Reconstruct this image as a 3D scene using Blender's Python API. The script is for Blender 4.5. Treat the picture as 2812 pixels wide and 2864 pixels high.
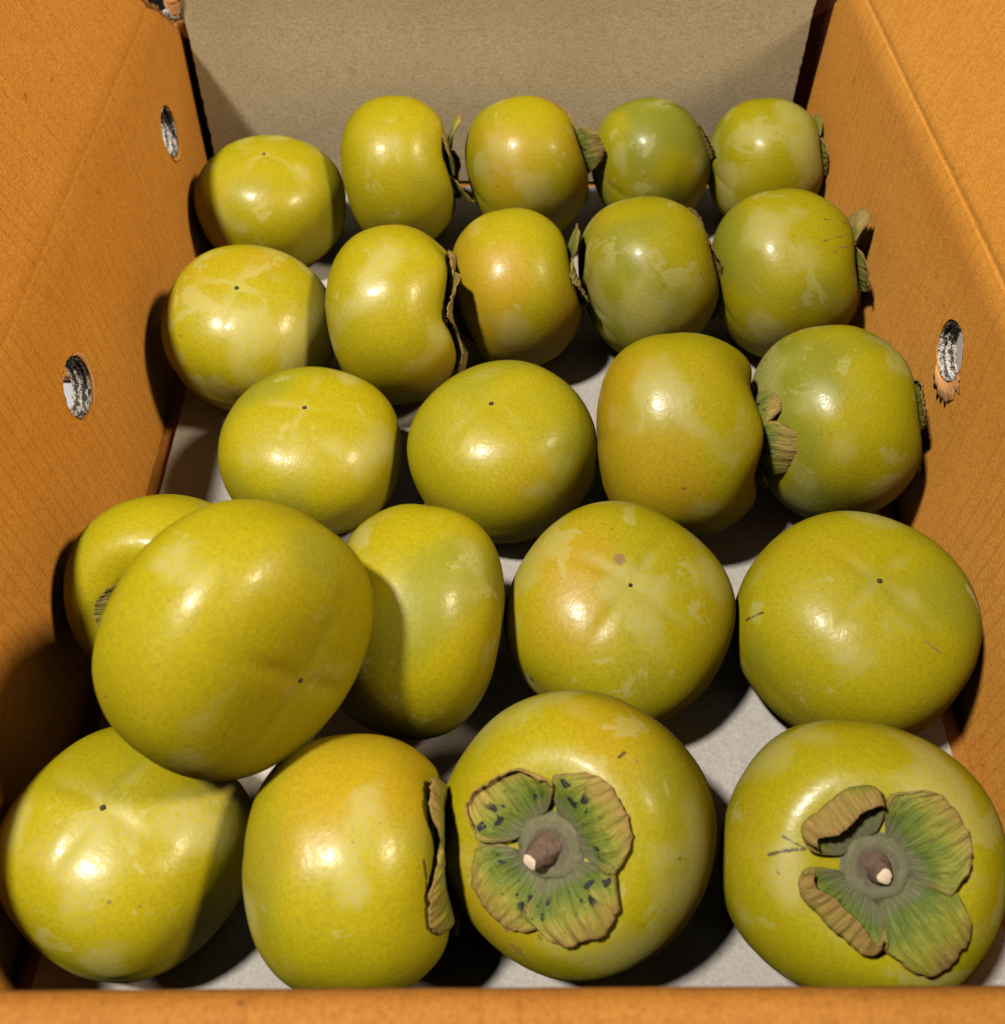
import bpy, math, random
import numpy as np
from mathutils import Vector, Matrix, noise as mnoise

# ------------------------------------------------------------------ reset
for o in list(bpy.data.objects):
    bpy.data.objects.remove(o)
scene = bpy.context.scene
COL = scene.collection

# ------------------------------------------------------------------ camera
CAM_LOC = np.array([-0.01197, 0.0, 0.33392])
PITCH, YAW, ROLL = 0.89928, -0.020575, 0.01734
cp, sp, cy, sy = math.cos(PITCH), math.sin(PITCH), math.cos(YAW), math.sin(YAW)
FW = np.array([-sy * cp, cy * cp, -sp])
r0 = np.array([cy, sy, 0.0])
u0 = np.cross(r0, FW)
RT = math.cos(ROLL) * r0 + math.sin(ROLL) * u0
UP = -math.sin(ROLL) * r0 + math.cos(ROLL) * u0
cam = bpy.data.cameras.new("camera")
cam.sensor_width = 36.0
cam.sensor_fit = 'HORIZONTAL'
cam.lens = 2881.7 / 2812.0 * 36.0
cam.clip_start = 0.01
cam.clip_end = 50.0
cam.dof.use_dof = True
cam.dof.focus_distance = 0.36
cam.dof.aperture_fstop = 16.0
cam_ob = bpy.data.objects.new("camera", cam)
m = Matrix.Identity(4)
for i in range(3):
    m[i][0], m[i][1], m[i][2], m[i][3] = RT[i], UP[i], -FW[i], CAM_LOC[i]
cam_ob.matrix_world = m
COL.objects.link(cam_ob)
scene.camera = cam_ob

# ------------------------------------------------------------------ world, lamps, exposure
world = bpy.data.worlds.new("World")
scene.world = world
world.use_nodes = True
bg = world.node_tree.nodes["Background"]
bg.inputs[0].default_value = (0.55, 0.5, 0.45, 1)
bg.inputs[1].default_value = 0.022


def lamp(name, loc, target, size, power, color):
    l = bpy.data.lights.new(name, 'AREA')
    l.shape = 'DISK'
    l.size = size
    l.energy = power
    l.color = color
    o = bpy.data.objects.new(name, l)
    o.location = loc
    d = Vector(target) - Vector(loc)
    o.rotation_euler = d.to_track_quat('-Z', 'Y').to_euler()
    COL.objects.link(o)
    return o


lamp("ceiling_lamp_neutral", (-1.25, -0.25, 3.0), (0, 0.25, 0), 0.27, 232.0, (1.0, 0.95, 0.88))
lamp("ceiling_lamp_warm", (1.40, 0.00, 1.70), (-0.05, 0.28, 0), 0.30, 58.0, (1.0, 0.84, 0.62))

scene.view_settings.view_transform = 'Standard'
scene.view_settings.look = 'None'
scene.view_settings.exposure = 0.0
scene.view_settings.gamma = 1.0
scene.view_settings.use_curve_mapping = False
scene.render.engine = 'CYCLES'
scene.cycles.max_bounces = 4
scene.cycles.diffuse_bounces = 1
scene.cycles.glossy_bounces = 0
scene.render.resolution_x = 1005
scene.render.resolution_y = 1024

# ------------------------------------------------------------------ helpers


def mesh_obj(name, verts, faces, mat=None, parent=None, smooth=True, uvs=None):
    me = bpy.data.meshes.new(name)
    me.from_pydata([tuple(map(float, v)) for v in verts], [], faces)
    if uvs is not None:
        lay = me.uv_layers.new(name="UVMap")
        li = np.empty(len(me.loops), dtype=np.int32)
        me.loops.foreach_get("vertex_index", li)
        lay.data.foreach_set("uv", np.asarray(uvs, dtype=np.float32)[li].ravel())
    if smooth:
        me.polygons.foreach_set("use_smooth", [True] * len(me.polygons))
    if mat:
        me.materials.append(mat)
    me.update()
    ob = bpy.data.objects.new(name, me)
    COL.objects.link(ob)
    if parent is not None:
        ob.parent = parent
    return ob


def empty(name, loc=(0, 0, 0)):
    o = bpy.data.objects.new(name, None)
    o.empty_display_size = 0.02
    o.location = loc
    COL.objects.link(o)
    return o


def tag(o, label=None, cat=None, group=None, kind=None):
    if label: o["label"] = label
    if cat: o["category"] = cat
    if group: o["group"] = group
    if kind: o["kind"] = kind
    return o


def grid_faces(nu, nv, wrap_v=False):
    f = []
    for i in range(nu - 1):
        for j in range(nv if wrap_v else nv - 1):
            k = (j + 1) % nv
            f.append((i * nv + j, i * nv + k, (i + 1) * nv + k, (i + 1) * nv + j))
    return f


# ------------------------------------------------------------------ material kit
class NT:
    def __init__(self, name):
        self.mat = bpy.data.materials.new(name)
        self.mat.use_nodes = True
        self.t = self.mat.node_tree
        self.b = self.t.nodes["Principled BSDF"]

    def n(self, typ, **kw):
        nd = self.t.nodes.new(typ)
        for k, v in kw.items():
            if k.startswith('i_'):
                key = k[2:]
                nd.inputs[int(key) if key.isdigit() else key].default_value = v
            else:
                setattr(nd, k, v)
        return nd

    def l(self, a, b):
        self.t.links.new(a, b)

    def coords(self, kind='Object', offset=(0, 0, 0), scale=(1, 1, 1)):
        tc = self.n('ShaderNodeTexCoord')
        mp = self.n('ShaderNodeMapping')
        mp.inputs['Location'].default_value = offset
        mp.inputs['Scale'].default_value = scale
        self.l(tc.outputs[kind], mp.inputs[0])
        return mp.outputs[0]

    def noise(self, vec, scale, detail=3, rough=0.55, dist=0.0):
        nd = self.n('ShaderNodeTexNoise')
        nd.inputs['Scale'].default_value = scale
        nd.inputs['Detail'].default_value = detail
        nd.inputs['Roughness'].default_value = rough
        nd.inputs['Distortion'].default_value = dist
        self.l(vec, nd.inputs['Vector'])
        return nd.outputs['Fac']

    def ramp(self, fac, lo, hi, a=0.0, b=1.0, smooth=True):
        nd = self.n('ShaderNodeMapRange')
        nd.interpolation_type = 'SMOOTHSTEP' if smooth else 'LINEAR'
        nd.inputs['From Min'].default_value = lo
        nd.inputs['From Max'].default_value = hi
        nd.inputs['To Min'].default_value = a
        nd.inputs['To Max'].default_value = b
        self.l(fac, nd.inputs['Value'])
        return nd.outputs['Result']

    def math(self, op, a, b=None, c=None):
        nd = self.n('ShaderNodeMath', operation=op)
        for i, x in enumerate((a, b, c)):
            if x is None: continue
            if isinstance(x, (int, float)): nd.inputs[i].default_value = x
            else: self.l(x, nd.inputs[i])
        return nd.outputs[0]

    def mix(self, fac, a, b, blend='MIX'):
        nd = self.n('ShaderNodeMix', data_type='RGBA', blend_type=blend)
        for s, x in ((nd.inputs[0], fac), (nd.inputs[6], a), (nd.inputs[7], b)):
            if isinstance(x, (int, float)): s.default_value = x
            elif isinstance(x, tuple): s.default_value = (*x, 1) if len(x) == 3 else x
            else: self.l(x, s)
        return nd.outputs[2]

    def bump(self, height, strength=0.2, dist=0.001, normal=None):
        nd = self.n('ShaderNodeBump')
        nd.inputs['Strength'].default_value = strength
        nd.inputs['Distance'].default_value = dist
        self.l(height, nd.inputs['Height'])
        if normal is not None: self.l(normal, nd.inputs['Normal'])
        return nd.outputs[0]

    def set(self, **kw):
        for k, v in kw.items():
            key = k.replace('_', ' ')
            s = self.b.inputs[key]
            if isinstance(v, tuple): s.default_value = (*v, 1) if len(v) == 3 and s.type == 'RGBA' else v
            elif isinstance(v, (int, float)): s.default_value = v
            else: self.l(v, s)


def skin_material(name, R, seed, bloom=0.5, marks=()):
    """persimmon skin; pigment fields (green, orange, bloom film, tip lines) come with the mesh"""
    T = NT(name)
    rnd = random.Random(seed)
    off = (rnd.uniform(-5, 5), rnd.uniform(-5, 5), rnd.uniform(-5, 5))
    v = T.coords(offset=off)
    at = T.n('ShaderNodeAttribute', attribute_name='pigment')
    sep = T.n('ShaderNodeSeparateColor')
    T.l(at.outputs['Color'], sep.inputs[0])
    gfac, ofac, film = sep.outputs[0], sep.outputs[1], sep.outputs[2]
    lines = at.outputs['Alpha']
    fine = T.noise(v, 850, 2, 0.75)
    patch = T.noise(v, 46, 4, 0.68, 0.5)
    col = T.mix(gfac, (0.236, 0.197, 0.0025), (0.150, 0.153, 0.012))
    col = T.mix(ofac, col, (0.275, 0.168, 0.006))
    ff = T.ramp(T.math('ADD', film, T.math('MULTIPLY', patch, 0.35)), 0.655 - 0.18 * bloom, 0.80 - 0.16 * bloom, 0, 0.68)
    pf = T.ramp(patch, 0.66 - 0.11 * bloom, 0.70 - 0.11 * bloom, 0, 0.60)
    bf = T.math('MAXIMUM', T.math('MAXIMUM', ff, pf), lines)
    bf = T.math('MULTIPLY', bf, T.ramp(fine, 0.33, 0.62, 0.12, 1.0))
    col = T.mix(bf, col, (0.315, 0.288, 0.105))
    col = T.mix(T.ramp(fine, 0.32, 0.72, 0.0, 0.55), col, T.mix(0.6, col, (0.11, 0.085, 0.004)))
    fr = T.noise(v, 300, 0, 0.5)
    col = T.mix(T.ramp(fr, 0.868, 0.885, 0, 0.7), col, (0.12, 0.07, 0.02))
    if marks:
        vo = T.n('ShaderNodeTexCoord').outputs['Object']
        for (pa, pb, rr, cc) in marks:
            pa, pb = Vector(pa), Vector(pb)
            ab = pb - pa
            s1 = T.n('ShaderNodeVectorMath', operation='SUBTRACT')
            T.l(vo, s1.inputs[0]); s1.inputs[1].default_value = pa
            if ab.length > 1e-6:
                dt = T.n('ShaderNodeVectorMath', operation='DOT_PRODUCT')
                T.l(s1.outputs[0], dt.inputs[0]); dt.inputs[1].default_value = ab / ab.length_squared
                cl = T.n('ShaderNodeClamp'); T.l(dt.outputs['Value'], cl.inputs[0])
                sc = T.n('ShaderNodeVectorMath', operation='SCALE')
                sc.inputs[0].default_value = ab; T.l(cl.outputs[0], sc.inputs['Scale'])
                s2 = T.n('ShaderNodeVectorMath', operation='SUBTRACT')
                T.l(s1.outputs[0], s2.inputs[0]); T.l(sc.outputs[0], s2.inputs[1])
                last = s2.outputs[0]
            else:
                last = s1.outputs[0]
            ln = T.n('ShaderNodeVectorMath', operation='LENGTH'); T.l(last, ln.inputs[0])
            dd = T.math('ADD', ln.outputs['Value'], T.math('MULTIPLY', T.math('SUBTRACT', fine, 0.5), max(rr * 1.3, 0.0006)))
            col = T.mix(T.ramp(dd, rr * 0.5, rr, 0.9, 0), col, cc)
    rough = T.math('ADD', T.math('MULTIPLY', bf, 0.14), T.ramp(patch, 0.3, 0.7, 0.33, 0.50))
    nrm = T.bump(T.noise(v, 430, 2, 0.62, 0.3), 0.17, 0.0006)
    T.set(Base_Color=col, Roughness=rough, Normal=nrm, Specular_IOR_Level=0.22)
    T.set(Coat_Weight=0.10, Coat_Roughness=0.20)
    T.l(nrm, T.b.inputs['Coat Normal'])
    return T.mat


def sepal_material(name, dry=0.2, spots=0.0, seed=0):
    T = NT(name)
    off = (seed * 3.1, seed * 1.7, seed * 0.9)
    uv = T.coords('UV', offset=off)
    tc = T.n('ShaderNodeTexCoord')
    sep = T.n('ShaderNodeSeparateXYZ')
    T.l(tc.outputs['UV'], sep.inputs[0])
    u, w = sep.outputs[0], sep.outputs[1]
    ob = T.coords('Object', offset=off)
    nz = T.noise(ob, 160, 4, 0.6)
    green, ygreen, tan = (0.062, 0.095, 0.008), (0.185, 0.172, 0.016), (0.225, 0.140, 0.036)
    g = T.math('ADD', u, T.math('MULTIPLY', T.math('SUBTRACT', nz, 0.5), 0.9))
    col = T.mix(T.ramp(g, 0.20, 0.85), green, ygreen)
    col = T.mix(T.ramp(g, 0.75 - 0.7 * dry, 1.25 - 0.7 * dry, 0, 0.9), col, tan)
    edge = T.math('ABSOLUTE', T.math('SUBTRACT', w, 0.5))
    ed = T.math('MAXIMUM', T.ramp(edge, 0.42, 0.5, 0, 0.5), T.ramp(u, 0.90, 1.0, 0, 0.6))
    col = T.mix(ed, col, (0.18, 0.10, 0.026))
    # radiating veins
    vs = T.n('ShaderNodeMapping')
    vs.inputs['Scale'].default_value = (2.2, 24.0, 1)
    T.l(tc.outputs['UV'], vs.inputs[0])
    vein = T.noise(vs.outputs[0], 1.0, 4, 0.66, 0.7)
    col = T.mix(T.ramp(vein, 0.46, 0.74, 0, 0.5), col, (0.045, 0.042, 0.009))
    col = T.mix(T.ramp(nz, 0.62, 0.8, 0, 0.5), col, (0.18, 0.11, 0.035))
    col = T.mix(T.ramp(T.math('ADD', u, T.math('MULTIPLY', T.math('SUBTRACT', nz, 0.5), 0.25)), 0.10, 0.30, 0.9, 0), col, (0.105, 0.10, 0.048))
    if spots > 0:
        sp_v = T.n('ShaderNodeMapping')
        sp_v.inputs['Scale'].default_value = (1.0, 1.8, 1)
        sp_v.inputs['Location'].default_value = off
        T.l(tc.outputs['UV'], sp_v.inputs[0])
        s = T.noise(sp_v.outputs[0], 4.4, 3, 0.6, 0.0)
        band = T.math('MULTIPLY', T.ramp(u, 0.2, 0.32), T.ramp(u, 0.5, 0.72, 1, 0))
        sf = T.math('MULTIPLY', T.ramp(s, 0.64 - 0.06 * spots, 0.655 - 0.06 * spots), band)
        col = T.mix(sf, col, (0.012, 0.011, 0.009))
    hb = T.math('ADD', T.math('MULTIPLY', vein, 1.0), T.math('MULTIPLY', nz, 0.4))
    T.set(Base_Color=col, Roughness=0.6, Normal=T.bump(hb, 0.8, 0.0016), Specular_IOR_Level=0.25)
    return T.mat


def disc_material():
    T = NT("calyx_disc")
    tc = T.n('ShaderNodeTexCoord')
    sep = T.n('ShaderNodeSeparateXYZ')
    T.l(tc.outputs['UV'], sep.inputs[0])
    ob = T.coords('Object')
    nz = T.noise(ob, 300, 4, 0.65)
    col = T.mix(T.ramp(sep.outputs[0], 0.25, 0.95), (0.068, 0.055, 0.032), (0.085, 0.082, 0.038))
    ring = T.math('SINE', T.math('ADD', T.math('MULTIPLY', sep.outputs[0], 17.0), T.math('MULTIPLY', nz, 7.0)))
    col = T.mix(T.ramp(ring, 0.2, 1.0, 0, 0.35), col, (0.11, 0.10, 0.06))
    col = T.mix(T.ramp(nz, 0.45, 0.75, 0, 0.5), col, (0.15, 0.135, 0.085))
    hb = T.math('ADD', T.math('MULTIPLY', ring, 0.2), nz)
    T.set(Base_Color=col, Roughness=0.75, Normal=T.bump(hb, 0.6, 0.0008), Specular_IOR_Level=0.2)
    return T.mat


def plain(name, c, rough=0.7, nscale=400, amt=0.4, dark=None, bump=0.4, bd=0.0006):
    T = NT(name)
    ob = T.coords('Object')
    nz = T.noise(ob, nscale, 4, 0.65)
    d = dark or tuple(x * 0.45 for x in c)
    T.set(Base_Color=T.mix(T.ramp(nz, 0.3, 0.75, 0, amt), c, d), Roughness=rough,
          Normal=T.bump(nz, bump, bd), Specular_IOR_Level=0.25)
    return T.mat


def card_material(name, base, dark, light, flute_axis='y', flute=0.0, fibre=1.0, pitch=0.0078):
    """paper board: fibre mottling, faint flutes showing through, scuffs"""
    T = NT(name)
    ob = T.coords('Object')
    sep = T.n('ShaderNodeSeparateXYZ')
    T.l(ob, sep.inputs[0])
    big = T.noise(ob, 16, 1, 0.5)
    f1 = T.noise(ob, 760, 2, 0.8)
    f2 = T.noise(T.coords('Object', scale=(1, 0.7, 0.8)), 1300, 1, 0.6)
    f3 = T.noise(ob, 150, 2, 0.6)
    col = T.mix(T.ramp(big, 0.3, 0.72, 0, 0.5), base, light)
    col = T.mix(T.ramp(f3, 0.35, 0.75, 0, 0.20 * fibre), col, dark)
    col = T.mix(T.ramp(f1, 0.38, 0.72, 0, 0.6 * fibre), col, dark)
    col = T.mix(T.ramp(f2, 0.56, 0.72, 0, 0.4 * fibre), col, light)
    col = T.mix(T.ramp(f3, 0.745, 0.765, 0, 0.5), col, tuple(x * 0.3 for x in dark))
    nrm = None
    if flute > 0:
        a = sep.outputs['xyz'.index(flute_axis)]
        s = T.math('SINE', T.math('MULTIPLY', a, 2 * math.pi / pitch))
        g = T.noise(T.coords('Object', scale=(1, 1, 0.35)), 34, 2, 0.6)
        line = T.math('MULTIPLY', T.ramp(s, 0.80, 1.0), T.ramp(g, 0.38, 0.62, 0.15 * flute, flute))
        col = T.mix(line, col, dark)
    T.set(Base_Color=col, Roughness=0.75, Normal=T.bump(f1, 0.35, 0.0005), Specular_IOR_Level=0.18)
    return T.mat


M_ORANGE = card_material("orange_board", (0.465, 0.196, 0.026), (0.29, 0.104, 0.010), (0.53, 0.245, 0.044), 'y', 0.42, 1.0, 0.0066)
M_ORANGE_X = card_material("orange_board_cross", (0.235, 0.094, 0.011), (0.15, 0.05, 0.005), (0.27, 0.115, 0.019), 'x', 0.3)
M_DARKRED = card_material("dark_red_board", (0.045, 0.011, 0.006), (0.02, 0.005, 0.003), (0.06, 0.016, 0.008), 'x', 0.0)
M_GREY = card_material("grey_board", (0.325, 0.265, 0.162), (0.20, 0.148, 0.083), (0.385, 0.322, 0.21), 'x', 0.0, 1.0)
M_LINER = card_material("liner_board", (0.262, 0.24, 0.207), (0.165, 0.142, 0.115), (0.31, 0.287, 0.257), 'x', 0.15, 0.8, 0.035)
M_TORN = plain("torn_paper", (0.52, 0.50, 0.46), 0.85, 420, 1.0, (0.16, 0.13, 0.10), 1.0, 0.002)
M_TORN_O = plain("torn_orange_paper", (0.46, 0.22, 0.085), 0.85, 500, 0.5, (0.48, 0.22, 0.06), 0.7, 0.001)
M_TORN_B = plain("torn_brown_edge", (0.32, 0.14, 0.035), 0.85, 260, 0.9, (0.06, 0.022, 0.008), 0.8, 0.001)
def rim_material():
    T = NT("corrugated_cut_edge")
    tc = T.n('ShaderNodeTexCoord')
    sep = T.n('ShaderNodeSeparateXYZ')
    T.l(tc.outputs['UV'], sep.inputs[0])
    ob = T.coords('Object')
    nz = T.noise(ob, 330, 3, 0.7)
    ph = T.math('ADD', T.math('MULTIPLY', sep.outputs[1], 6.2832 * 2.4), T.math('MULTIPLY', T.math('SUBTRACT', nz, 0.5), 13.0))
    st = T.math('SINE', ph)
    col = T.mix(T.ramp(st, -0.75, 0.1), (0.06, 0.045, 0.034), (0.40, 0.38, 0.36))  # dark stripes paint in the shade of cavities between the board layers
    T.set(Base_Color=col, Roughness=0.9, Normal=T.bump(st, 0.8, 0.002), Specular_IOR_Level=0.1)
    return T.mat


M_RIM = rim_material()
M_DISC = disc_material()
M_STEM = plain("stem_bark", (0.10, 0.062, 0.042), 0.8, 500, 0.8, (0.05, 0.03, 0.02), 0.8, 0.001)
M_CUT = plain("stem_cut_wood", (0.52, 0.43, 0.32), 0.8, 900, 0.6, (0.42, 0.28, 0.14), 0.5, 0.0005)
M_TIP = plain("blossom_end", (0.03, 0.022, 0.012), 0.7, 900, 0.5, (0.01, 0.008, 0.005), 0.6, 0.0005)
M_TABLE = plain("table_laminate", (0.30, 0.295, 0.315), 0.5, 60, 0.2, (0.36, 0.35, 0.38), 0.1, 0.0005)
M_SEPAL = [sepal_material("sepal_fresh", 0.15, 0.0, 1), sepal_material("sepal_spotted", 0.30, 1.0, 2),
           sepal_material("sepal_dry", 0.75, 0.0, 3), sepal_material("sepal_half_dry", 0.5, 0.25, 4)]

# ------------------------------------------------------------------ setting: table under the box
tb = mesh_obj("table_top", [(-1.0, -0.5, -0.012), (0.9, -0.5, -0.012), (0.9, 0.575, -0.012), (-1.0, 0.575, -0.012),
                            (-1.0, -0.5, -0.04), (0.9, -0.5, -0.04), (0.9, 0.575, -0.04), (-1.0, 0.575, -0.04)],
              [(0, 1, 2, 3), (7, 6, 5, 4), (0, 4, 5, 1), (1, 5, 6, 2), (2, 6, 7, 3), (3, 7, 4, 0)], M_TABLE, smooth=False)
tag(tb, kind="structure")

# ------------------------------------------------------------------ the cardboard box
BOX = empty("cardboard_box", (0, 0.28, -0.012))
tag(BOX, "open orange cardboard box with round vent holes, holding green-yellow persimmons", "box")
BOFF = np.array([0, 0.28, -0.012])


def bpart(name, verts, faces, mat, smooth=True, parent=None):
    o = mesh_obj(name, np.asarray(verts), faces, mat, parent or BOX, smooth)
    if parent is None:
        o.location = tuple(-BOFF)
    return o


def wall_x_left(y, z):
    t = min(1.0, max(0.0, (0.508 - y) / 0.07))
    t = t * t * (3 - 2 * t)
    zz = min(1.0, max(0.0, z / 0.107))
    b_ = min(1.0, max(0.0, (z - 0.098) / 0.009))
    return -0.0011 * b_ * b_ - 0.1675 + t * (0.0108 * (1 - zz) ** 1.2 + 0.0022 * zz) + 0.0008 * mnoise.noise((y * 9, z * 14, 3.3))


def wall_x_right(y, z):
    b_ = min(1.0, max(0.0, (z - 0.1015) / 0.010))
    return 0.0016 * b_ * b_ + 0.1585 + 0.0015 * math.sin((y - 0.05) / 0.45 * math.pi) * math.sin(min(z, .11) / 0.11 * math.pi) \
        + 0.0008 * mnoise.noise((y * 9, z * 14, 7.3))


HOLE_R = 0.0118


def side_wall(name, fx, sgn, H, holes, zc, kc, y0=0.047, y1=0.5125):
    """inner sheet on a fine grid with real round holes, extruded outwards to a board"""
    ny, nz = 232, 58
    ys = np.linspace(y0, y1, ny)
    zs = np.linspace(-0.004, H, nz)
    P = np.array([[ys[i], zs[j]] for i in range(ny) for j in range(nz)])
    for p in P:      # rear edge trimmed diagonally above zc
        yb = y1 - kc * max(0.0, p[1] - zc) + (0.0012 * mnoise.noise((p[1] * 300, sgn, 2)) if p[1] > zc else 0)
        p[0] = 0.4565 + (p[0] - 0.4565) * (yb - 0.4565) / (y1 - 0.4565) if p[0] > 0.4565 else p[0]
        p[0] = min(p[0], yb)
    keep = []
    cut = set()
    for i in range(ny - 1):
        for j in range(nz - 1):
            c = ((ys[i] + ys[i + 1]) / 2, (zs[j] + zs[j + 1]) / 2)
            q = (i * nz + j, (i + 1) * nz + j, (i + 1) * nz + j + 1, i * nz + j + 1)
            if any((c[0] - h[0]) ** 2 + (c[1] - h[1]) ** 2 < HOLE_R ** 2 for h in holes):
                cut.update(q)
            else:
                keep.append(q)
    used = set(k for q in keep for k in q)
    rim = cut & used
    for k in rim:
        h = min(holes, key=lambda h: (P[k, 0] - h[0]) ** 2 + (P[k, 1] - h[1]) ** 2)
        d = P[k] - np.array(h)
        a = math.atan2(d[1], d[0])
        rr = HOLE_R * (1 + 0.035 * mnoise.noise((math.cos(a) * 2.5 + h[0] * 99, math.sin(a) * 2.5, 1.0)))
        P[k] = np.array(h) + d / np.linalg.norm(d) * rr
    n = len(P)
    V = np.array([[fx(p[0], p[1]), p[0], p[1]] for p in P] + [[fx(p[0], p[1]) + sgn * 0.0075, p[0], p[1]] for p in P])
    F = [q if sgn < 0 else q[::-1] for q in keep] + [tuple(k + n for k in (q[::-1] if sgn < 0 else q)) for q in keep]
    cnt = {}
    for q in keep:
        for a, b in zip(q, q[1:] + q[:1]):
            cnt[(a, b)] = cnt.get((a, b), 0) + 1
    for (a, b) in list(cnt):
        if (b, a) not in cnt:
            F.append((a, b, b + n, a + n) if sgn > 0 else (b, a, a + n, b + n))
    w = bpart(name, V, F, M_ORANGE)
    # shade sharp at board edges
    for p in w.data.polygons:
        p.use_smooth = True
    try:
        w.data.set_sharp_from_angle(angle=math.radians(40))
    except Exception:
        pass
    # torn corrugated rim inside every hole
    for hi, h in enumerate(holes):
        nd, na = 15, 90
        vs, uv_ = [], []
        for a_i in range(na):
            a = 2 * math.pi * a_i / na
            for d_i in range(nd):
                t = d_i / (nd - 1)
                ridge = 0.5 + 0.5 * math.sin(t * math.pi * 7 + 2.2 * mnoise.noise((a * 2.2, hi * 5.0, t * 2)))
                tear = mnoise.noise((math.cos(a) * 7, math.sin(a) * 7, t * 5 + hi * 3))
                rr = HOLE_R * (1.0 - 0.02 - 0.085 * ridge - 0.05 * tear)
                yy, zz = h[0] + rr * math.cos(a), h[1] + rr * math.sin(a)
                vs.append((fx(yy, zz) + sgn * (0.0002 + t * 0.0072), yy, zz))
                uv_.append((a_i / na, t))
        o = mesh_obj("vent_hole_rim", vs, [tuple(reversed(f)) for f in grid_faces_wrap(na, nd)], M_RIM, BOX, True, uv_)
        o.location = tuple(-BOFF)
    return w


def grid_faces_wrap(na, nd):
    f = []
    for i in range(na):
        k = (i + 1) % na
        for j in range(nd - 1):
            f.append((i * nd + j, k * nd + j, k * nd + j + 1, i * nd + j + 1))
    return f


HL, HR = 0.107, 0.1115
LEFT_HOLES = [(0.4435, 0.0635), (0.2715, 0.0650)]
RIGHT_HOLES = [(0.2855, 0.0715)]
side_wall("side_wall", wall_x_left, -1, HL, LEFT_HOLES, 0.076, 1.2)
side_wall("side_wall", wall_x_right, 1, HR, RIGHT_HOLES, 0.094, 1.0)


def flap(name, fx, sgn, H, length, slope, cutb, y0=0.047, y1=0.504):
    """flared flap above the crease; rear corner trimmed diagonally"""
    ny = 90
    S_ = [-0.003, 0.0, 0.0007, 0.0015, 0.0025, 0.004, 0.006] + list(np.linspace(0.010, length, 20))
    ns = len(S_)
    V = []
    for layer in (0, 1):
        for i in range(ny):
            for j in range(ns):
                s = S_[j]
                # small rounded crease
                e = math.sqrt(max(0.0, s) ** 2 + 0.0025 ** 2) - 0.0025
                ya = y0 + 0.0
                yb = y1 - cutb * max(0, s) + (0.0012 * mnoise.noise((s * 260, 1.0, sgn)) if s > 0.004 else 0)
                y = ya + (yb - ya) * i / (ny - 1)
                x0 = fx(y, H)
                crease =  (0.001 if s < 0 else 0)
                x = x0 + sgn * (slope * e + 0.00003 + 0.0006 * math.exp(-((s - 0.0012) / 0.0013) ** 2) * (s > 0) + 0.002 * math.sin(y * 9) * (s / length) ** 2) - sgn * crease * -1.0
                z = H + s + 0.0001
                nx = 0.006 / math.sqrt(1 + slope * slope)
                if layer:
                    x += sgn * nx
                    z -= nx * slope
                V.append((x, y, z))
    n = ny * ns
    g = grid_faces(ny, ns)
    F = [q if sgn < 0 else q[::-1] for q in g] + [tuple(k + n for k in (q[::-1] if sgn < 0 else q)) for q in g]

    def strip(idx):
        for a, b in zip(idx, idx[1:]):
            F.append((a, b, b + n, a + n))
    strip([i * ns + ns - 1 for i in range(ny)])
    strip([(ny - 1) * ns + j for j in range(ns)])
    strip([j for j in range(ns)])
    o = bpart(name, V, F, M_ORANGE)
    try:
        o.data.set_sharp_from_angle(angle=math.radians(40))
    except Exception:
        pass
    return o


fl = flap("flap", wall_x_left, -1, HL, 0.15, 0.43, 0.85, y1=0.5125 - 1.2 * (HL - 0.076))
fr = flap("flap", wall_x_right, 1, HR, 0.20, 0.31, 0.6, y1=0.5125 - 1.0 * (HR - 0.094))


def torn_strip(name, pts, width, mat, seed, axis=(0, 0, 1), bulge=0.0015):
    """ragged paper strip along a polyline"""
    pts = [np.array(p, float) for p in pts]
    N = 28
    V = []
    for i in range(N):
        t = i / (N - 1) * (len(pts) - 1)
        k = min(int(t), len(pts) - 2)
        c = pts[k] + (pts[k + 1] - pts[k]) * (t - k)
        for j in range(4):
            s = (j / 3 - 0.5) * 2
            w = width * (1 + 0.8 * mnoise.noise((i * 0.9, s * 2, seed))) * (0.35 + math.sin(math.pi * min(1, max(0, i / (N - 1)))) ** 0.5)
            V.append(c + np.array(axis) * s * w * 0.5 + np.array([0, -1, 0.3]) * bulge * (1 - s * s) * (0.6 + 0.6 * mnoise.noise((i * 0.6, j, seed + 4))))
    o = bpart(name, V, grid_faces(N, 4), mat)
    sm = o.modifiers.new("thickness", 'SOLIDIFY')
    sm.thickness = 0.0006
    return o


def lft(y, s):
    return (wall_x_left(y, HL) - 0.43 * max(0, s - .002), y, HL + s)


# frayed board edge of the left flap's trimmed rear corner, loose tabs at the corner
torn_strip("torn_edge", [lft(0.5125 - 1.2 * (HL - 0.076) - (1.2 if s < 0 else 0.85) * s - 0.0014, s) for s in (-0.029, -0.018, -0.009, 0.0, 0.012, 0.030)], 0.0046, M_TORN_B, 2.0, (0.55, 0.75, 0.3), 0.0016)
torn_strip("torn_edge", [(wall_x_left(.506, .1) + .001, 0.5055, 0.1065), (wall_x_left(.506, .09) + .0008, 0.5065, 0.098), (wall_x_left(.506, .08) + .0006, 0.5068, 0.088)], 0.0036, M_TORN_O, 6.0, (1, 0.1, 0), 0.001)
torn_strip("torn_tab", [(-0.1650, 0.5122, 0.074), (-0.1668, 0.5122, 0.084), (-0.1672, 0.5122, 0.098), (-0.1665, 0.5122, 0.112), (-0.1645, 0.5122, 0.128)], 0.0085, M_TORN_O, 3.0, (1, 0, 0), 0.002)
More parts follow.
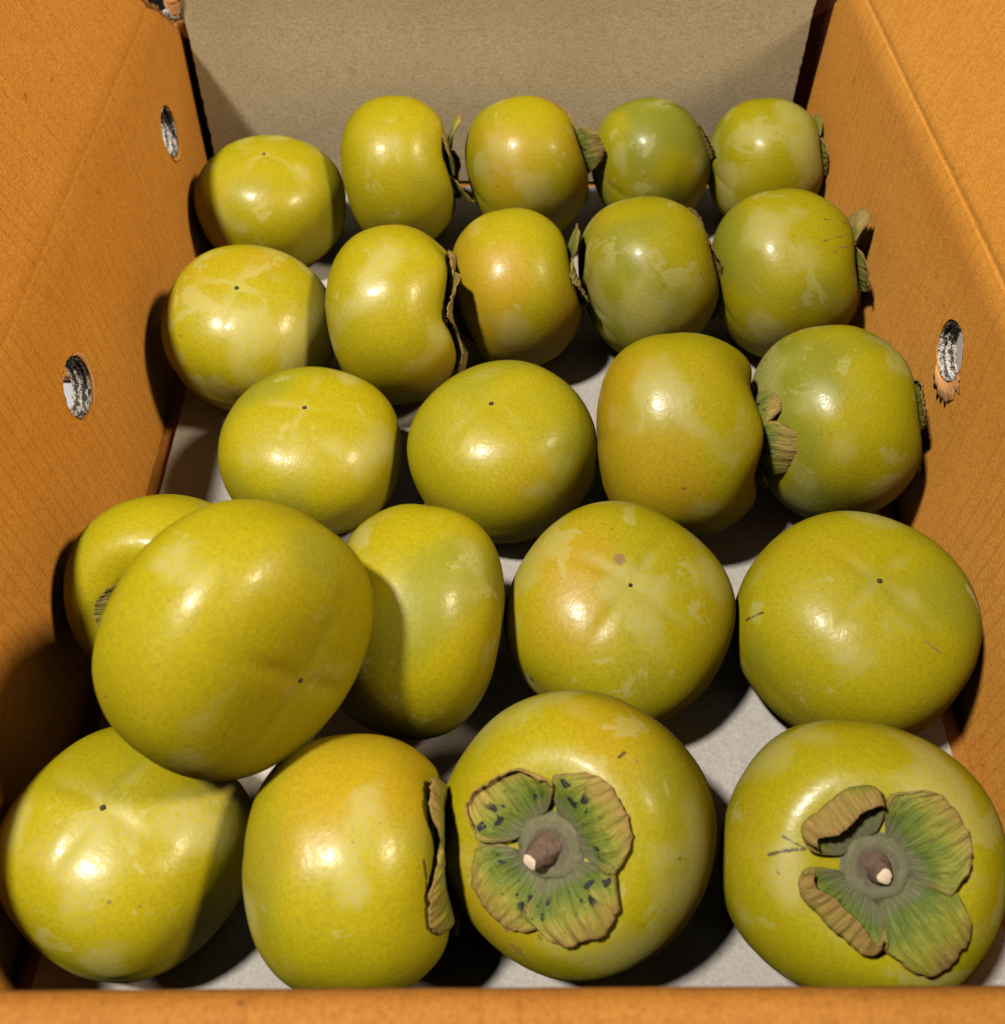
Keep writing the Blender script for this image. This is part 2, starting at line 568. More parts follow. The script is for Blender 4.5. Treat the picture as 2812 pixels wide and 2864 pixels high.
torn_strip("torn_tab", [(-0.1725, 0.5090, 0.0880), (-0.1690, 0.5092, 0.0868), (-0.1640, 0.5096, 0.0866)], 0.0040, M_TORN, 9.0, (0, 0, 1), 0.001)

# peeled paper next to the vent holes
def peel(fx, sgn, pts, mat, z_in=0.0006):
    n = len(pts)
    c = np.mean(pts, axis=0)
    V = []
    for (y, z) in pts:
        V.append((fx(y, z) - sgn * z_in, y, z))
    V.append((fx(*c) - sgn * (z_in + 0.0005), c[0], c[1]))
    F = [(i, (i + 1) % n, n) for i in range(n)]
    o = bpart("peeled_paper", V, F if sgn > 0 else [f[::-1] for f in F], mat)
    sm = o.modifiers.new("thickness", 'SOLIDIFY')
    sm.thickness = 0.0003
    return o


def around(h, a0, a1, r_in, r_out, seed, n=14):
    a = np.radians(np.linspace(a0, a1, n))
    inner = [(h[0] + r_in * math.cos(t), h[1] + r_in * math.sin(t)) for t in a]
    outer = []
    for i, t in enumerate(a[::-1]):
        q = r_in + (r_out - r_in) * (0.25 + 0.75 * math.sin(math.pi * i / (n - 1))) * (0.75 + 0.6 * mnoise.noise((i * 0.83, seed, 0)))
        outer.append((h[0] + q * math.cos(t), h[1] + q * math.sin(t)))
    return inner + outer


def ring_peel(fx, sgn, h, a0, a1, r_out, seed, mat):
    a = np.radians(np.linspace(a0, a1, 22))
    V, n = [], len(a)
    for i, t in enumerate(a):
        e = math.sin(math.pi * i / (n - 1)) ** 0.6
        q = HOLE_R + (r_out - HOLE_R) * e * (0.55 + 0.75 * abs(mnoise.noise((i * 0.71, seed, 0.3))) * 1.5)
        for r, zi in ((HOLE_R * 0.985, 0.0003), ((HOLE_R + q) / 2, 0.0007), (q, 0.0005)):
            y, z = h[0] + r * math.cos(t), h[1] + r * math.sin(t)
            V.append((fx(y, z) - sgn * zi, y, z))
    F = grid_faces(n, 3)
    o = bpart("peeled_paper", V, F if sgn < 0 else [f[::-1] for f in F], mat)
    sm = o.modifiers.new("thickness", 'SOLIDIFY')
    sm.thickness = 0.0003
    return o


ring_peel(wall_x_right, 1, RIGHT_HOLES[0], 175, 290, 0.0215, 1.0, M_TORN_O)
ring_peel(wall_x_left, -1, LEFT_HOLES[1], -75, 60, 0.0150, 4.0, M_TORN_O)
ring_peel(wall_x_left, -1, LEFT_HOLES[0], 215, 300, 0.0140, 8.0, M_TORN_O)


def slab(name, x0, x1, y0, y1, z0, z1, mat):
    V = [(x0, y0, z0), (x1, y0, z0), (x1, y1, z0), (x0, y1, z0), (x0, y0, z1), (x1, y0, z1), (x1, y1, z1), (x0, y1, z1)]
    F = [(3, 2, 1, 0), (4, 5, 6, 7), (0, 1, 5, 4), (1, 2, 6, 5), (2, 3, 7, 6), (3, 0, 4, 7)]
    return bpart(name, V, F, mat, smooth=False)


slab("bottom_panel", -0.1715, 0.1665, 0.040, 0.5195, -0.0115, -0.0045, M_ORANGE_X)
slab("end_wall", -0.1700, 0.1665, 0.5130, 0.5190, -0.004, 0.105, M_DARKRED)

# near end wall: rounded fold on top and its flap bent outwards
prof = [(y_ + 0.0018, z_) for (y_, z_) in [(0.0545, -0.004), (0.0545, 0.060), (0.0543, 0.100), (0.0538, 0.1055), (0.0522, 0.1088), (0.0497, 0.1105), (0.0470, 0.1108),
        (0.0445, 0.1098), (0.0420, 0.1080), (0.0395, 0.1070), (0.030, 0.1020), (0.005, 0.088), (-0.03, 0.068)]]
nx = 80
V = []
for off_n in (0, 1):
    for i in range(nx):
        x = -0.176 + (0.347) * i / (nx - 1)
        for k, (y, z) in enumerate(prof):
            a = np.array(prof[max(0, k - 1)]); b = np.array(prof[min(len(prof) - 1, k + 1)])
            t = (b - a) / np.linalg.norm(b - a)
            nrm = np.array([-t[1], t[0]]) * (0.006 if off_n else 0)
            wv = 0.0006 * mnoise.noise((x * 14, k * 0.2, 5)) + (0.0004 * mnoise.noise((x * 60, k * 0.7, 2)) if k > 2 else 0)
            V.append((x, y + nrm[0], z + nrm[1] + wv))
npf = len(prof)
g = grid_faces(nx, npf)
n = nx * npf
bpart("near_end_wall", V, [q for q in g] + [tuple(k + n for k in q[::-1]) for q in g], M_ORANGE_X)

# ------------------------------------------------------------------ liner sheet on the floor, grey sheet at the back


def sheet(name, P00, P10, P01, nu, nv, thick, mat, ragged, wave, seed):
    """P00 + u*(P10-P00) + v*(P01-P00), closed slab with slightly uneven cut edges"""
    P00, P10, P01 = map(lambda p: np.array(p, float), (P00, P10, P01))
    A, B = P10 - P00, P01 - P00
    nrm = np.cross(A, B); nrm /= np.linalg.norm(nrm)
    V = []
    for layer in (0, 1):
        for i in range(nu):
            for j in range(nv):
                u, v = i / (nu - 1), j / (nv - 1)
                p = P00 + A * u + B * v
                if i in (0, nu - 1):
                    p = p + A / np.linalg.norm(A) * ragged * (mnoise.noise((v * 40, u * 9, seed)) + 0.7 * mnoise.noise((v * 140, u * 9, seed + 1)))
                p = p + nrm * (wave * mnoise.noise((u * 2.3, v * 3.1, seed + 5)))
                V.append(p - nrm * thick * layer)
    n = nu * nv
    g = grid_faces(nu, nv)
    F = list(g) + [tuple(k + n for k in q[::-1]) for q in g]

    def strip(idx):
        for a, b in zip(idx, idx[1:]):
            F.append((a, a + n, b + n, b))
    strip([i * nv for i in range(nu)])
    strip([i * nv + nv - 1 for i in range(nu)][::-1])
    strip([j for j in range(nv)][::-1])
    strip([(nu - 1) * nv + j for j in range(nv)])
    o = mesh_obj(name, V, F, mat)
    try:
        o.data.set_sharp_from_angle(angle=math.radians(40))
    except Exception:
        pass
    return o


ls = sheet("liner_sheet", (-0.1500, 0.0605, -0.0006), (0.1505, 0.0605, -0.0006), (-0.1500, 0.496, -0.0006), 60, 90, 0.0022, M_LINER, 0.0004, 0.0008, 3.0)
tag(ls, "pale grey cardboard liner sheet lying flat under the persimmons", "liner sheet")
bs = sheet("backing_sheet", (-0.1618, 0.5035, -0.002), (0.1478, 0.5035, -0.002), (-0.1632, 0.5110, 0.190), 60, 80, 0.0030, M_GREY, 0.0009, 0.0012, 11.0)
tag(bs, "grey-brown cardboard sheet standing upright behind the back row of persimmons", "cardboard sheet")

# orange board lying outside, seen through the near left vent hole
oc = sheet("loose_board", (-0.50, 0.352, -0.007), (-0.205, 0.352, -0.007), (-0.50, 0.50, -0.007), 30, 20, 0.003, M_ORANGE_X, 0.0004, 0.0005, 21.0)
tag(oc, "orange board on the table, seen through the near left vent hole", "cardboard")

# ------------------------------------------------------------------ persimmons


def frame(a):
    a = np.asarray(a, float); a = a / np.linalg.norm(a)
    t = np.array([0, 0, 1.0]) if abs(a[2]) < 0.9 else np.array([0, 1.0, 0])
    x = np.cross(t, a); x /= np.linalg.norm(x)
    return np.stack([x, np.cross(a, x), a], 1)


NPH, NTH = 72, 112
TAIL = "persimmons packed in the box"


class Fruit:
    def __init__(self, key, c, R, k, axis, label, green, orange, bloom, seed, dimple=0.16, lobe=0.012, shoulder=0.03,
                 lobe_z=0.0, spin=0.0, groove=0.010, cross=0.5, squat=2.45, marks=()):
        self.R, self.k, self.dimple, self.lobe, self.shoulder = R, k, dimple, lobe, shoulder
        self.lobe_z, self.groove, self.n, self.seed = lobe_z, groove, squat, seed
        self.B = frame(axis) @ np.array([[math.cos(spin), -math.sin(spin), 0], [math.sin(spin), math.cos(spin), 0], [0, 0, 1]])
        self.c = np.array(c, float)
        self.root = empty("persimmon", (c[0], c[1], 0 if key != 'D2' else c[2] - R * k))
        tag(self.root, label, "persimmon", TAIL)
        ph = np.linspace(0, math.pi, NPH)
        th = np.linspace(0, 2 * math.pi, NTH, endpoint=False)
        V = [self.surf_phi(0, 0)]
        for p in ph[1:-1]:
            for t in th:
                V.append(self.surf_phi(p, t))
        V.append(self.surf_phi(math.pi, 0))
        V = np.array(V)
        # organic unevenness
        for i, v in enumerate(V):
            q = v / R
            d = 0.020 * mnoise.noise((q[0] * 1.1 + seed, q[1] * 1.1, q[2] * 1.1)) + 0.006 * mnoise.noise((q[0] * 3 + seed, q[1] * 3, q[2] * 3 + 4))
            V[i] = v * (1 + d)
        F = [(0, 1 + j, 1 + (j + 1) % NTH) for j in range(NTH)]
        for i in range(NPH - 3):
            for j in range(NTH):
                a = 1 + i * NTH + j; b = 1 + i * NTH + (j + 1) % NTH
                F.append((a, a + NTH, b + NTH, b))
        last = len(V) - 1
        s = 1 + (NPH - 3) * NTH
        F += [(s + (j + 1) % NTH, s + j, last) for j in range(NTH)]
        mk = []
        vv = V / np.linalg.norm(V, axis=1)[:, None]

        def onskin(d):
            w = self.B.T @ (RT * d[0] + UP * d[1] - FW * math.sqrt(max(0, 1 - d[0] ** 2 - d[1] ** 2)))
            q = V[np.argmax(vv @ w)]
            return tuple(map(float, w * (q @ w)))
        for (d0, d1, rr, cc) in marks:
            mk.append((onskin(d0), onskin(d1), rr, cc))
        self.tipz = float(V[-1][2])
        mat = skin_material("skin_%02d" % seed, R, seed, bloom, mk)
        self.body = mesh_obj("fruit_body", V, F, mat, self.root)
        me = self.body.data
        att = me.color_attributes.new("pigment", 'FLOAT_COLOR', 'POINT')

        def step(x, lo, hi):
            t = min(1, max(0, (x - lo) / (hi - lo)))
            return t * t * (3 - 2 * t)

        def nz(p, f, o):
            q = Vector(p) * f + Vector((o, seed * 3.7, -o))
            return 0.5 + 0.5 * (mnoise.noise(q) + 0.5 * mnoise.noise(q * 2.1))
        buf = np.zeros((len(V), 4), dtype=np.float32)
        for i, p in enumerate(V):
            gf = step(nz(p, 26, 1.0) + 0.10 * p[2] / R * -0.5, 0.72 - 0.62 * green, 1.0 - 0.55 * green) * min(1, 0.45 + green)
            of = step(nz(p, 22, 7.0), 0.80 - 0.62 * orange, 1.10 - 0.60 * orange) * min(1, 0.25 + orange * 0.8)
            fi = nz(p, 40, 13.0) * 0.62 + 0.02
            ax, ay = abs(p[0]), abs(p[1])
            wob = 0.0016 * mnoise.noise(Vector(p) * 130)
            ln = (1 - step(min(ax, ay) + wob, 0.0002, 0.0030)) * (1 - step(max(ax, ay), 0.25 * R, 0.66 * R)) * (1 if p[2] < -0.1 * R else 0)
            ln *= step(nz(p, 95, 20.0), 0.30, 0.62) * 0.6 * cross
            buf[i] = (gf, of, fi, ln)
        att.data.foreach_set("color", buf.ravel())
        self.place(self.body)

    def place(self, ob):
        mm = Matrix([[*map(float, self.B[i]), 0] for i in range(3)] + [[0, 0, 0, 1]])
        mm.translation = Vector(map(float, self.c)) - self.root.location
        ob.matrix_local = mm

    def surf_phi(self, p, t):
        R, e = self.R, 2 / self.n
        s = math.sin(p) ** e if p > 0 and p < math.pi else 0.0
        cz = math.cos(p)
        z = math.copysign(abs(cz) ** e, cz) * R * self.k
        rr = s
        if cz > 0:
            z -= self.dimple * R * math.exp(-(rr / 0.40) ** 2)
            z += self.shoulder * R * math.exp(-((rr - 0.66) / 0.2) ** 2)
            z += self.lobe_z * R * math.cos(4 * t) * math.exp(-((rr - 0.7) / 0.25) ** 2)
        else:
            g = math.exp(-(rr * min(abs(math.sin(t)), abs(math.cos(t))) / 0.07) ** 2) * math.exp(-((rr - 0.3) / 0.32) ** 2)
            z += self.groove * R * g
            z += 0.012 * R * math.exp(-(rr / 0.06) ** 2)
        lob = 1 - self.lobe * math.cos(4 * t) * (math.sin(p) ** 2) * (1.35 if cz < 0 else 0.8)
        r = R * s * lob
        return np.array([r * math.cos(t), r * math.sin(t), z])

    def height(self, rho, t):
        """surface height on the calyx side at radius rho"""
        if not hasattr(self, 'tab'):
            pp = np.linspace(0, math.pi / 2, 120)
            self.tab = {}
            self.pp = pp
        key = round(t * 8)
        if key not in self.tab:
            q = np.array([self.surf_phi(p, key / 8) for p in self.pp])
            self.tab[key] = (np.hypot(q[:, 0], q[:, 1]), q[:, 2])
        a, b = self.tab[key]
        return float(np.interp(rho, a, b))

    def image_angle(self, deg):
        """local angle round the axis of a direction seen at deg in the picture plane of the photographer"""
        a = math.radians(deg)
        d = self.B.T @ (RT * math.cos(a) + UP * math.sin(a))
        return math.atan2(d[1], d[0])

    def tip(self):
        R = self.R
        k_ = 0.72 + 0.5 * random.Random(self.seed * 3 + 1).random()
        z0 = self.tipz
        V, F = [], []
        N = 16
        for ring, (rr, dz) in enumerate(((0.0012, 0.0006), (0.0009, -0.0005), (0.0004, -0.0011))):
            for j in range(N):
                a = 2 * math.pi * j / N
                w = rr * k_ * (1 + 0.10 * math.cos(4 * a + self.seed) + 0.45 * mnoise.noise((j, self.seed, ring)))
                V.append((w * math.cos(a), w * math.sin(a), z0 + 0.0003 + dz))
        F = [(i * N + (j + 1) % N, i * N + j, (i + 1) * N + j, (i + 1) * N + (j + 1) % N) for i in range(2) for j in range(N)]
        F.append(tuple(range(2 * N, 3 * N))[::-1])
        o = mesh_obj("blossom_tip", V, F, M_TIP, self.root)
        self.place(o)

    def calyx(self, sepals, stem=None, mat=0, disc=0.24, stem_len=0.007, stem_r=1.0):
        """sepals: list of dicts(angle, L, w, curl, start, lift, edge, ripple)"""
        R = self.R
        V, UVs = [], []
        NR, NA = 9, 40
        for i in range(NR):
            f = i / (NR - 1)
            for j in range(NA):
                a = 2 * math.pi * j / NA
                rho = R * disc * 0.80 * f * (1 + (0.03 * math.cos(4 * a - 4 * sepals[0]['a']) + 0.10 * mnoise.noise((math.cos(a) * 2, math.sin(a) * 2, self.seed))) * f)
                z = self.height(rho, a) + 0.0030 + 0.0005 * math.cos(f * 8.0) * (1 - f) - 0.0026 * f ** 5
                V.append((rho * math.cos(a), rho * math.sin(a), z))
                UVs.append((f, j / NA))
        cal = mesh_obj("calyx", V, grid_faces(NR, NA, True), M_DISC, self.root, uvs=UVs)
        self.place(cal)
        for si, s in enumerate(sepals):
            self.sepal(cal, s, s.get('m', mat), disc, si)
        if stem is not None:
            d = self.B.T @ np.array(stem, float)
            d = d / np.linalg.norm(d)
            z0 = self.height(0, 0) + 0.0012
            fr_ = frame(d)
            SV, N = [], 14
            prof = [(-0.0012, 0.0040), (0.0006, 0.0039), (0.25, 0.0035), (0.55, 0.0030), (0.85, 0.0025), (1.0, 0.0019)]
            for i, (t, rr) in enumerate(prof):
                tt = t * stem_len if i > 1 else t
                for j in range(N):
                    a = 2 * math.pi * j / N
                    w = rr * stem_r * (1 + 0.34 * mnoise.noise((math.cos(a) * 1.5 + self.seed, math.sin(a) * 1.5, t * 2)))
                    SV.append(fr_ @ np.array([w * math.cos(a), w * math.sin(a), tt]) + np.array([0, 0, z0]))
            F = grid_faces(len(prof), N, True)
            st = mesh_obj("stem", SV, F, M_STEM, self.root)
            self.place(st)
            top = SV[-N:]
            cc = np.mean(top, axis=0)
            ce = [cc + (p - cc) * 1.0 for p in top] + [cc + (p - cc) * 0.6 + d * 0.0004 for p in top] + [cc + d * 0.0002]
            F = grid_faces(2, N, True) + [(N + j, N + (j + 1) % N, 2 * N) for j in range(N)]
            mesh_obj("cut_end", ce, F, M_CUT, st)

    def sepal(self, cal, s, mat, disc, si):
        R = self.R
        a0 = s['a']
        L, W = s.get('L', 0.5) * R, s.get('w', 0.36) * R
        curl, start, lift = s.get('curl', 0.0), s.get('start', 0.4), s.get('lift', 0.06)
        edge, rip, twist = s.get('edge', 0.0), s.get('ripple', 0.05), s.get('twist', 0.0)
        NU, NV = 30, 43
        r0_ = disc * R * 0.60
        seed = self.seed * 7.3 + si * 2.1
        V, UVs = [], []
        for j in range(NV):
            v = -1 + 2 * j / (NV - 1)
            # integrate the bent radial path for this strip
            x, up = r0_, 0.0
            ds = L / (NU - 1)
            # ragged outline: strips end at different lengths
            lat_end = max(0.0, 1 - abs(v) ** 2.3) ** 0.5
            Lj = 0.50 + 0.50 * lat_end + 0.06 * mnoise.noise((v * 2.2, seed, 0)) + 0.03 * mnoise.noise((v * 9, seed, 5)) + s.get('skew', 0) * v * 0.15
            for i in range(NU):
                u = i / (NU - 1)
                wu = W * (0.46 + 0.54 * math.sin(min(1, u / 0.62) * math.pi / 2)) * (1 - 0.16 * max(0, u - 0.62) / 0.38)
                lat = v * wu
                fo = s.get('fold')
                fa = 0.0
                if fo:
                    tt = min(1, max(0, (u - fo[0] - 0.05 * mnoise.noise((v * 1.7, seed, 8)) - 0.10 * (abs(v) ** 2) * fo[3]) / (fo[1] - fo[0])))
                    fa = fo[2] * tt * tt * (3 - 2 * tt)
                ang = fa + lift + curl * max(0.0, u - start - 0.06 * mnoise.noise((v * 1.5, seed, 3))) + twist * v * u
                if i:
                    x += math.cos(ang) * ds * Lj
                    up += math.sin(ang) * ds * Lj
                e = edge * abs(v) ** 2.5 * W * (0.25 + 0.75 * u)
                pull = 1 - 0.25 * min(1, edge) * abs(v) ** 2
                rp = rip * W * u * (0.45 * math.sin(v * 9 + seed) + 0.8 * mnoise.noise((v * 3.0, u * 2.0, seed + 1)))
                px, py = x, lat * pull
                rho = math.hypot(px, py)
                t = a0 + math.atan2(py, px)
                hb = self.height(min(rho, 0.97 * R), t)
                z = hb + 0.0010 + s.get('rib', 0.00010) * u * (math.sin(v * 19 + 2.0 * mnoise.noise((u * 4, v * 3, seed))) + math.sin(v * 31 + u * 3)) + up + e + abs(rp) * 0.6 + 0.0009 * math.sin(u * math.pi)
                V.append((rho * math.cos(t), rho * math.sin(t), z))
                UVs.append((u, 0.5 + v * 0.5))
        o = mesh_obj("sepal", V, grid_faces(NV, NU), M_SEPAL[mat], cal, uvs=UVs)
        sm = o.modifiers.new("thickness", 'SOLIDIFY')
        sm.thickness = 0.00045
        sm.offset = 1.0
        return o


rad = math.radians


def four(rot, rnd, curl=(0.5, 2.5), L=(0.42, 0.55), w=(0.30, 0.38), lift=(0.1, 0.5), edge=(0.0, 0.6), m=None):
    out = []
    for q in range(4):
        d = dict(a=rad(rot + 90 * q + rnd.uniform(-10, 10)), L=rnd.uniform(*L), w=rnd.uniform(*w), curl=rnd.uniform(*curl),
                 start=rnd.uniform(0.15, 0.45), lift=rnd.uniform(*lift), edge=rnd.uniform(*edge), ripple=rnd.uniform(0.05, 0.14),
                 twist=rnd.uniform(-0.4, 0.4), skew=rnd.uniform(-1, 1))
        if m is not None: d['m'] = m if isinstance(m, int) else rnd.choice(m)
        out.append(d)
    return out


BRN = (0.16, 0.09, 0.04)
DRK = (0.045, 0.03, 0.015)


def scratch(pts, r, c):
    return [(p, q, r, c) for p, q in zip(pts, pts[1:])]


def spot(p, r, c):
    return [(p, p, r, c)]


_b = frame((-0.76, 0.62, -0.17)).T @ (RT * math.cos(rad(50)) + UP * math.sin(rad(50)))
D2SPIN = math.atan2(_b[1], _b[0])
# key: centre, R, k, calyx axis, label, green, orange, bloom, extras
DATA = [
 ('A1', (-0.1212,0.4431,0.0246), 0.0365,0.771, (-0.032,0.001,-0.999), "persimmon tip-up in the back row's left corner against the box wall", .15,.25,.7, dict(spin=.5)),
 ('A2', (-0.0572,0.4523,0.0359), 0.0359,0.771, (0.977,0.10,0.12), "second persimmon from left in the back row, dry leafy calyx facing right", .25,.3,.5, dict(dimple=.2,shoulder=.04,lobe_z=.03)),
 ('A3', (0.0060,0.4587,0.0344), 0.0344,0.827, (0.92,0.32,0.15), "orange-tinged middle persimmon of the back row with brown papery calyx", .05,.62,.4, dict(dimple=.18,shoulder=.03,lobe_z=.02)),
 ('A4', (0.0695,0.4676,0.0319), 0.0319,0.815, (0.878,0.473,0.075), "greenest persimmon in the back row, dark scratch on top, second from right", .55,.05,.6, dict(dimple=.18,lobe_z=.02,marks=scratch([(.12,.70),(.40,.70),(.62,.60),(.76,.42)],.0007,(.06,.05,.015)))),
 ('A5', (0.1286,0.4682,0.0318), 0.0318,0.829, (0.95,0.20,0.02), "rightmost persimmon of the back row beside the right box wall", .1,.25,1.0, dict(dimple=.2,lobe_z=.03)),
 ('B1', (-0.1164,0.3436,0.0295), 0.0366,0.824, (-0.013,0.240,-0.971), "bloom-blotched persimmon tip-up, leftmost in the second row from the back", .12,.35,1.0, dict(spin=.3,cross=.9,marks=spot((-.10,-.80),.0026,(.30,.17,.012)))),
 ('B2', (-0.0518,0.3431,0.0378), 0.0378,0.736, (0.985,-0.03,0.16), "tall yellow persimmon with curled tan calyx edge, second-row-from-back, second from left", .1,.4,.4, dict(dimple=.21,shoulder=.05,lobe_z=.04,spin=.1)),
 ('B3', (-0.0004,0.3650,0.0346), 0.0346,0.796, (0.95,0.18,0.16), "pale orange persimmon in the middle of the second row from the back", .05,.65,.5, dict(dimple=.18,shoulder=.03,lobe_z=.02)),
 ('B4', (0.0587,0.3726,0.0354), 0.0354,0.799, (0.945,0.311,0.104), "persimmon with whitish bloom on top, second-row-from-back, second from right", .42,.25,1.0, dict(dimple=.18,lobe_z=.02)),
 ('B5', (0.1206,0.3740,0.0366), 0.0366,0.835, (0.97,0.14,0.15), "scratched green-yellow persimmon at right end of the second row from back, dried calyx", .35,.25,.55, dict(dimple=.2,shoulder=.03,lobe_z=.03,spin=.2,marks=scratch([(.26,.44),(.55,.43),(.80,.36)],.00055,(.08,.055,.02)) + scratch([(.22,.16),(.46,.24)],.0005,(.10,.07,.02)) + scratch([(.40,.10),(.55,.13)],.0004,BRN) + spot((.36,.04),.0008,BRN))),
 ('C1', (-0.0836,0.2779,0.0232), 0.0365,0.720, (-0.031,0.022,-0.999), "persimmon tip-up just behind the stacked one, leftmost of the middle row", .25,.1,.5, dict(spin=.2,cross=.9)),
 ('C2', (-0.0067,0.2738,0.0281), 0.0369,0.807, (0.155,0.065,-0.986), "clean glossy yellow persimmon tip-up in the middle row, second from left", .1,.25,.22, dict(spin=.9,cross=.15,groove=.008)),
 ('C3', (0.0610,0.2713,0.0399), 0.0399,0.787, (0.985,-0.03,0.11), "orange-shouldered persimmon lying sideways, middle row, shrivelled calyx between it and its neighbour", .1,.6,.4, dict(dimple=.22,shoulder=.03,lobe_z=.045,spin=.75)),
 ('C4', (0.1232,0.2798,0.0381), 0.0380,0.798, (0.983,0.098,0.157), "greenish bloom-covered persimmon at right end of the middle row, below the right vent hole", .5,.1,1.05, dict(dimple=.18,shoulder=.03,lobe_z=.02)),
 ('D1', (-0.1240,0.2030,0.0340), 0.0340,0.801, (-0.08,-0.73,0.65), "half hidden persimmon by the left wall, behind the stacked one, dark calyx hollow", .3,.1,.3, dict(dimple=.26)),
 ('D2', (-0.0808,0.1511,0.0865), 0.0394,0.630, (-0.76,0.62,-0.17), "big glossy persimmon stacked on top of the others at left", .12,.2,.15, dict(groove=.016,cross=.2,dimple=.2,spin=D2SPIN,squat=2.8)),
 ('D3', (-0.0368,0.1880,0.0388), 0.0388,0.75, (-0.989,0.103,0.104), "persimmon half shaded by the stacked one on its left", .4,.15,.55, dict(groove=.008,cross=.1)),
 ('D4', (0.0328,0.1945,0.0306), 0.0392,0.800, (-0.021,0.236,-0.972), "orange-yellow persimmon tip-up with a brown scab near its tip", .02,.55,.55, dict(spin=.62,cross=.8,lobe=.02,groove=.014,marks=spot((-.065,.655),.0025,BRN) + spot((-.78,-.50),.0014,DRK))),
 ('D5', (0.1143,0.1910,0.0298), 0.0404,0.811, (0.018,0.096,-0.995), "broad yellow persimmon tip-up, right end of the row behind the front row", .08,.25,.3, dict(spin=.8,cross=.6,marks=scratch([(.80,.36),(.90,.12),(.90,-.10)],.0022,(.33,.27,.12)) + scratch([(-.96,.08),(-.88,.16)],.0006,DRK) + scratch([(.30,-.02),(.42,-.12)],.0004,BRN))),
 ('E1', (-0.1200,0.1145,0.0265), 0.0362,0.835, (-0.006,-0.020,-1.000), "lobed persimmon tip-up in the front left corner, shadowed by the box wall", .12,.15,.75, dict(spin=.55,cross=.6,lobe=.03,groove=.018,squat=2.45)),
 ('E2', (-0.0510,0.1062,0.0367), 0.0367,0.806, (0.985,0.02,0.13), "front row persimmon lying sideways, leafy calyx facing the spotted-calyx one", .3,.4,.22, dict(dimple=.17,shoulder=.02,lobe_z=.02,spin=.1,marks=scratch([(.63,.26),(.66,.14)],.0008,DRK) + scratch([(.66,.10),(.665,.0)],.0006,DRK))),
 ('E3', (0.0140,0.1158,0.0373), 0.0405,0.795, (-0.335,-0.480,0.810), "front persimmon showing black-spotted four-leaved calyx and leaning woody stem", .05,.5,.95, dict(dimple=.14,marks=scratch([(.24,.70),(.28,.72)],.0006,DRK) + spot((.36,.66),.0005,BRN) + spot((.62,.05),.0007,(.12,.07,.02)) + spot((-.62,-.42),.0011,BRN) + spot((-.55,-.52),.0010,BRN) + scratch([(-.5,-.62),(-.42,-.68)],.0008,BRN))),
 ('E4', (0.0964,0.1081,0.0349), 0.0400,0.799, (-0.168,-0.417,0.893), "front right persimmon showing curled green calyx and pale cut stem", .25,.25,.9, dict(dimple=.16,lobe=.02,marks=scratch([(-.82,.20),(-.74,.26),(-.66,.30),(-.74,.345)],.0007,DRK) + scratch([(-.22,.55),(-.16,.46)],.0004,BRN))),
]
FR = {}
for i, (key, c, R, k, ax, label, g, o_, b, ex) in enumerate(DATA):
    FR[key] = Fruit(key, c, R, k, ax, label, g, o_, b, i + 1, **ex)
for key in ('A1', 'B1', 'C1', 'C2', 'D2', 'D4', 'D5', 'E1'):
    FR[key].tip()

# calyces of the fruit lying on their sides
rn = random.Random(5)
SH = dict(L=(.50, .62), w=(.28, .38), edge=(-.04, .12))


def loosen(sep, idx, **kw):
    """lift single leaves of an otherwise flat calyx"""
    for i in idx:
        sep[i].update(kw)
    return sep


FR['A2'].calyx(loosen(four(40, rn, (0.0, .5), lift=(-.02, .08), m=[0, 3], **SH), (0, 2), curl=1.3, lift=.16, ripple=.2))
FR['A3'].calyx(loosen(four(55, rn, (0.0, .5), lift=(-.02, .08), m=[2, 3], **SH), (1,), curl=1.4, lift=.14, ripple=.2))
FR['A4'].calyx(four(45, rn, (0.0, 0.3), lift=(-.03, .05), m=[0, 3], **SH))
FR['A5'].calyx(loosen(four(50, rn, (0.0, .4), lift=(-.02, .06), m=0, **SH), (0,), curl=1.0, lift=.2))
FR['B2'].calyx(loosen(four(30, rn, (0.0, .5), lift=(-.03, .06), m=[2, 2, 3], **SH), (3,), curl=1.0, lift=.1, edge=.3))
FR['B3'].calyx(loosen(four(60, rn, (0.0, .4), lift=(-.03, .06), m=[2, 0, 3], **SH), (0,), curl=.9, lift=.1, m=0))
FR['B4'].calyx(four(45, rn, (0.0, 0.4), lift=(-.03, .05), m=[3, 2], **SH))
FR['B5'].calyx(loosen(four(50, rn, (0.0, .6), lift=(-.02, .10), m=[2, 3], **SH), (0, 3), curl=1.8, lift=.2, ripple=.22), stem=(1, 0, .1))
FR['C3'].calyx(loosen(four(40, rn, (0.2, 1.0), L=(.45, .55), w=(.26, .34), edge=(0, .3), lift=(.02, .12), m=[3, 2]), (0, 1), curl=1.8, lift=.25, ripple=.24))
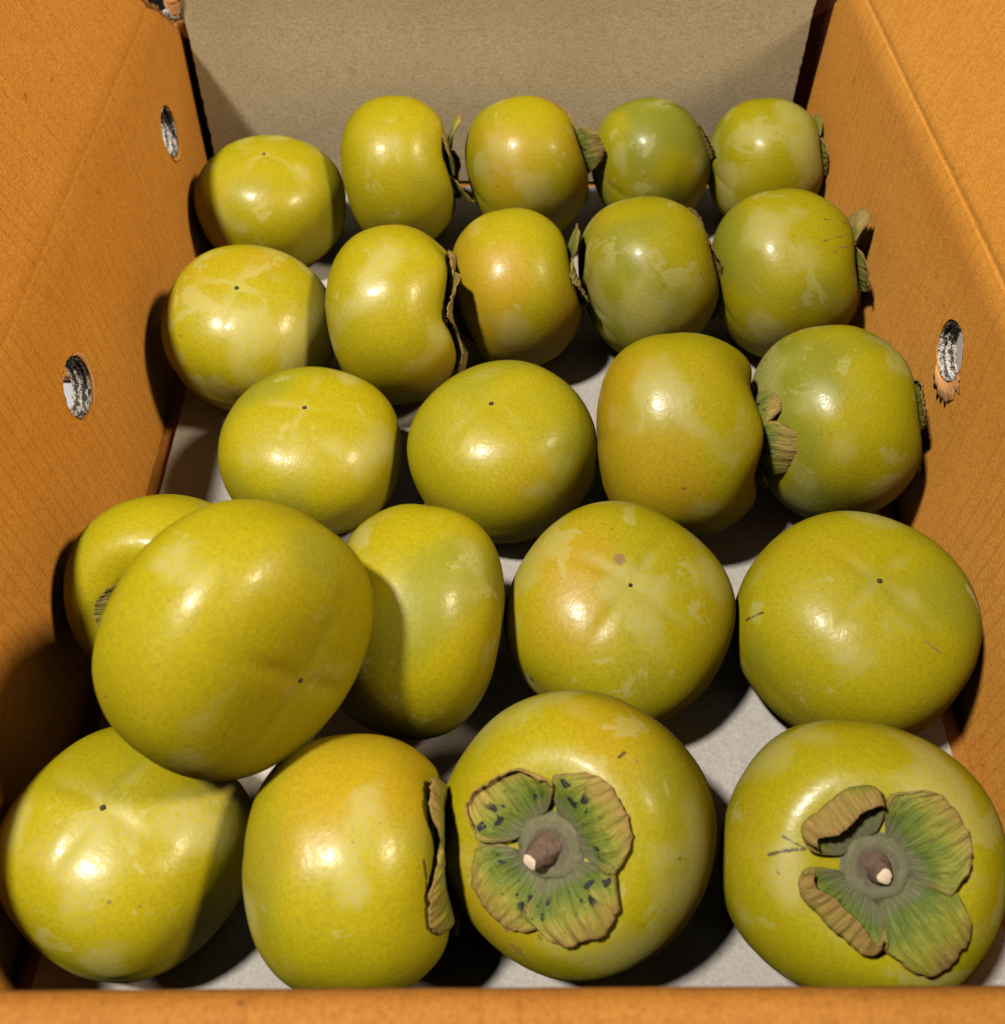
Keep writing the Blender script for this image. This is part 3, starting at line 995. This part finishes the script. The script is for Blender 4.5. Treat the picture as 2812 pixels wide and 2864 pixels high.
FR['C4'].calyx(loosen(four(35, rn, (0.0, .5), L=(.50, .62), w=(.26, .34), edge=(0, .15), lift=(-.02, .08), m=[0, 3]), (3,), curl=.7, lift=.25, L=.66))
FR['D1'].calyx(four(5, rn, (0.1, .5), lift=(.02, .1), L=(.26, .32), w=(.22, .26), m=0))
FR['D2'].calyx(four(45, rn, (0.2, 0.8), m=0))
FR['E2'].calyx(four(52, rn, (0.0, .3), L=(.52, .62), w=(.34, .4), lift=(-.03, .03), edge=(-.05, .05), m=[0, 3]), stem=(1, -.1, .2))
f = FR['E3']
f.calyx([dict(a=f.image_angle(134), L=.45, w=.35, curl=.3, start=.5, lift=.05, edge=.25, ripple=.12, skew=.6, fold=(.72, .98, 1.5, .8), rib=.00028, m=1),
         dict(a=f.image_angle(33), L=.41, w=.37, curl=.1, start=.5, lift=.05, edge=.04, ripple=.08, rib=.00028, m=1),
         dict(a=f.image_angle(228), L=.42, w=.36, curl=.0, start=.5, lift=.02, edge=.0, ripple=.05, rib=.00028, m=1),
         dict(a=f.image_angle(302), L=.45, w=.35, curl=.1, start=.5, lift=.03, edge=.04, ripple=.10, rib=.00028, m=1)],
        stem=-FW * 0.62 - RT * 0.55 - UP * 0.20, disc=.30, stem_len=0.0092, stem_r=1.08)
f = FR['E4']
f.calyx([dict(a=f.image_angle(124), L=.60, w=.33, lift=.04, edge=.22, ripple=.16, fold=(.50, .70, 2.45, .8), rib=.00028, m=3),
         dict(a=f.image_angle(31), L=.46, w=.37, curl=.5, start=.55, lift=.06, edge=.15, ripple=.14, skew=.3, rib=.00028, m=0),
         dict(a=f.image_angle(228), L=.56, w=.36, lift=.03, edge=.2, ripple=.10, fold=(.52, .72, 2.4, .7), rib=.00028, m=3),
         dict(a=f.image_angle(309), L=.55, w=.33, curl=.1, start=.6, lift=.02, edge=.06, ripple=.22, skew=-.6, rib=.00028, m=0)],
        stem=-FW * 0.95 + RT * 0.05 - UP * 0.12, disc=.30, stem_len=0.0060, stem_r=1.1)
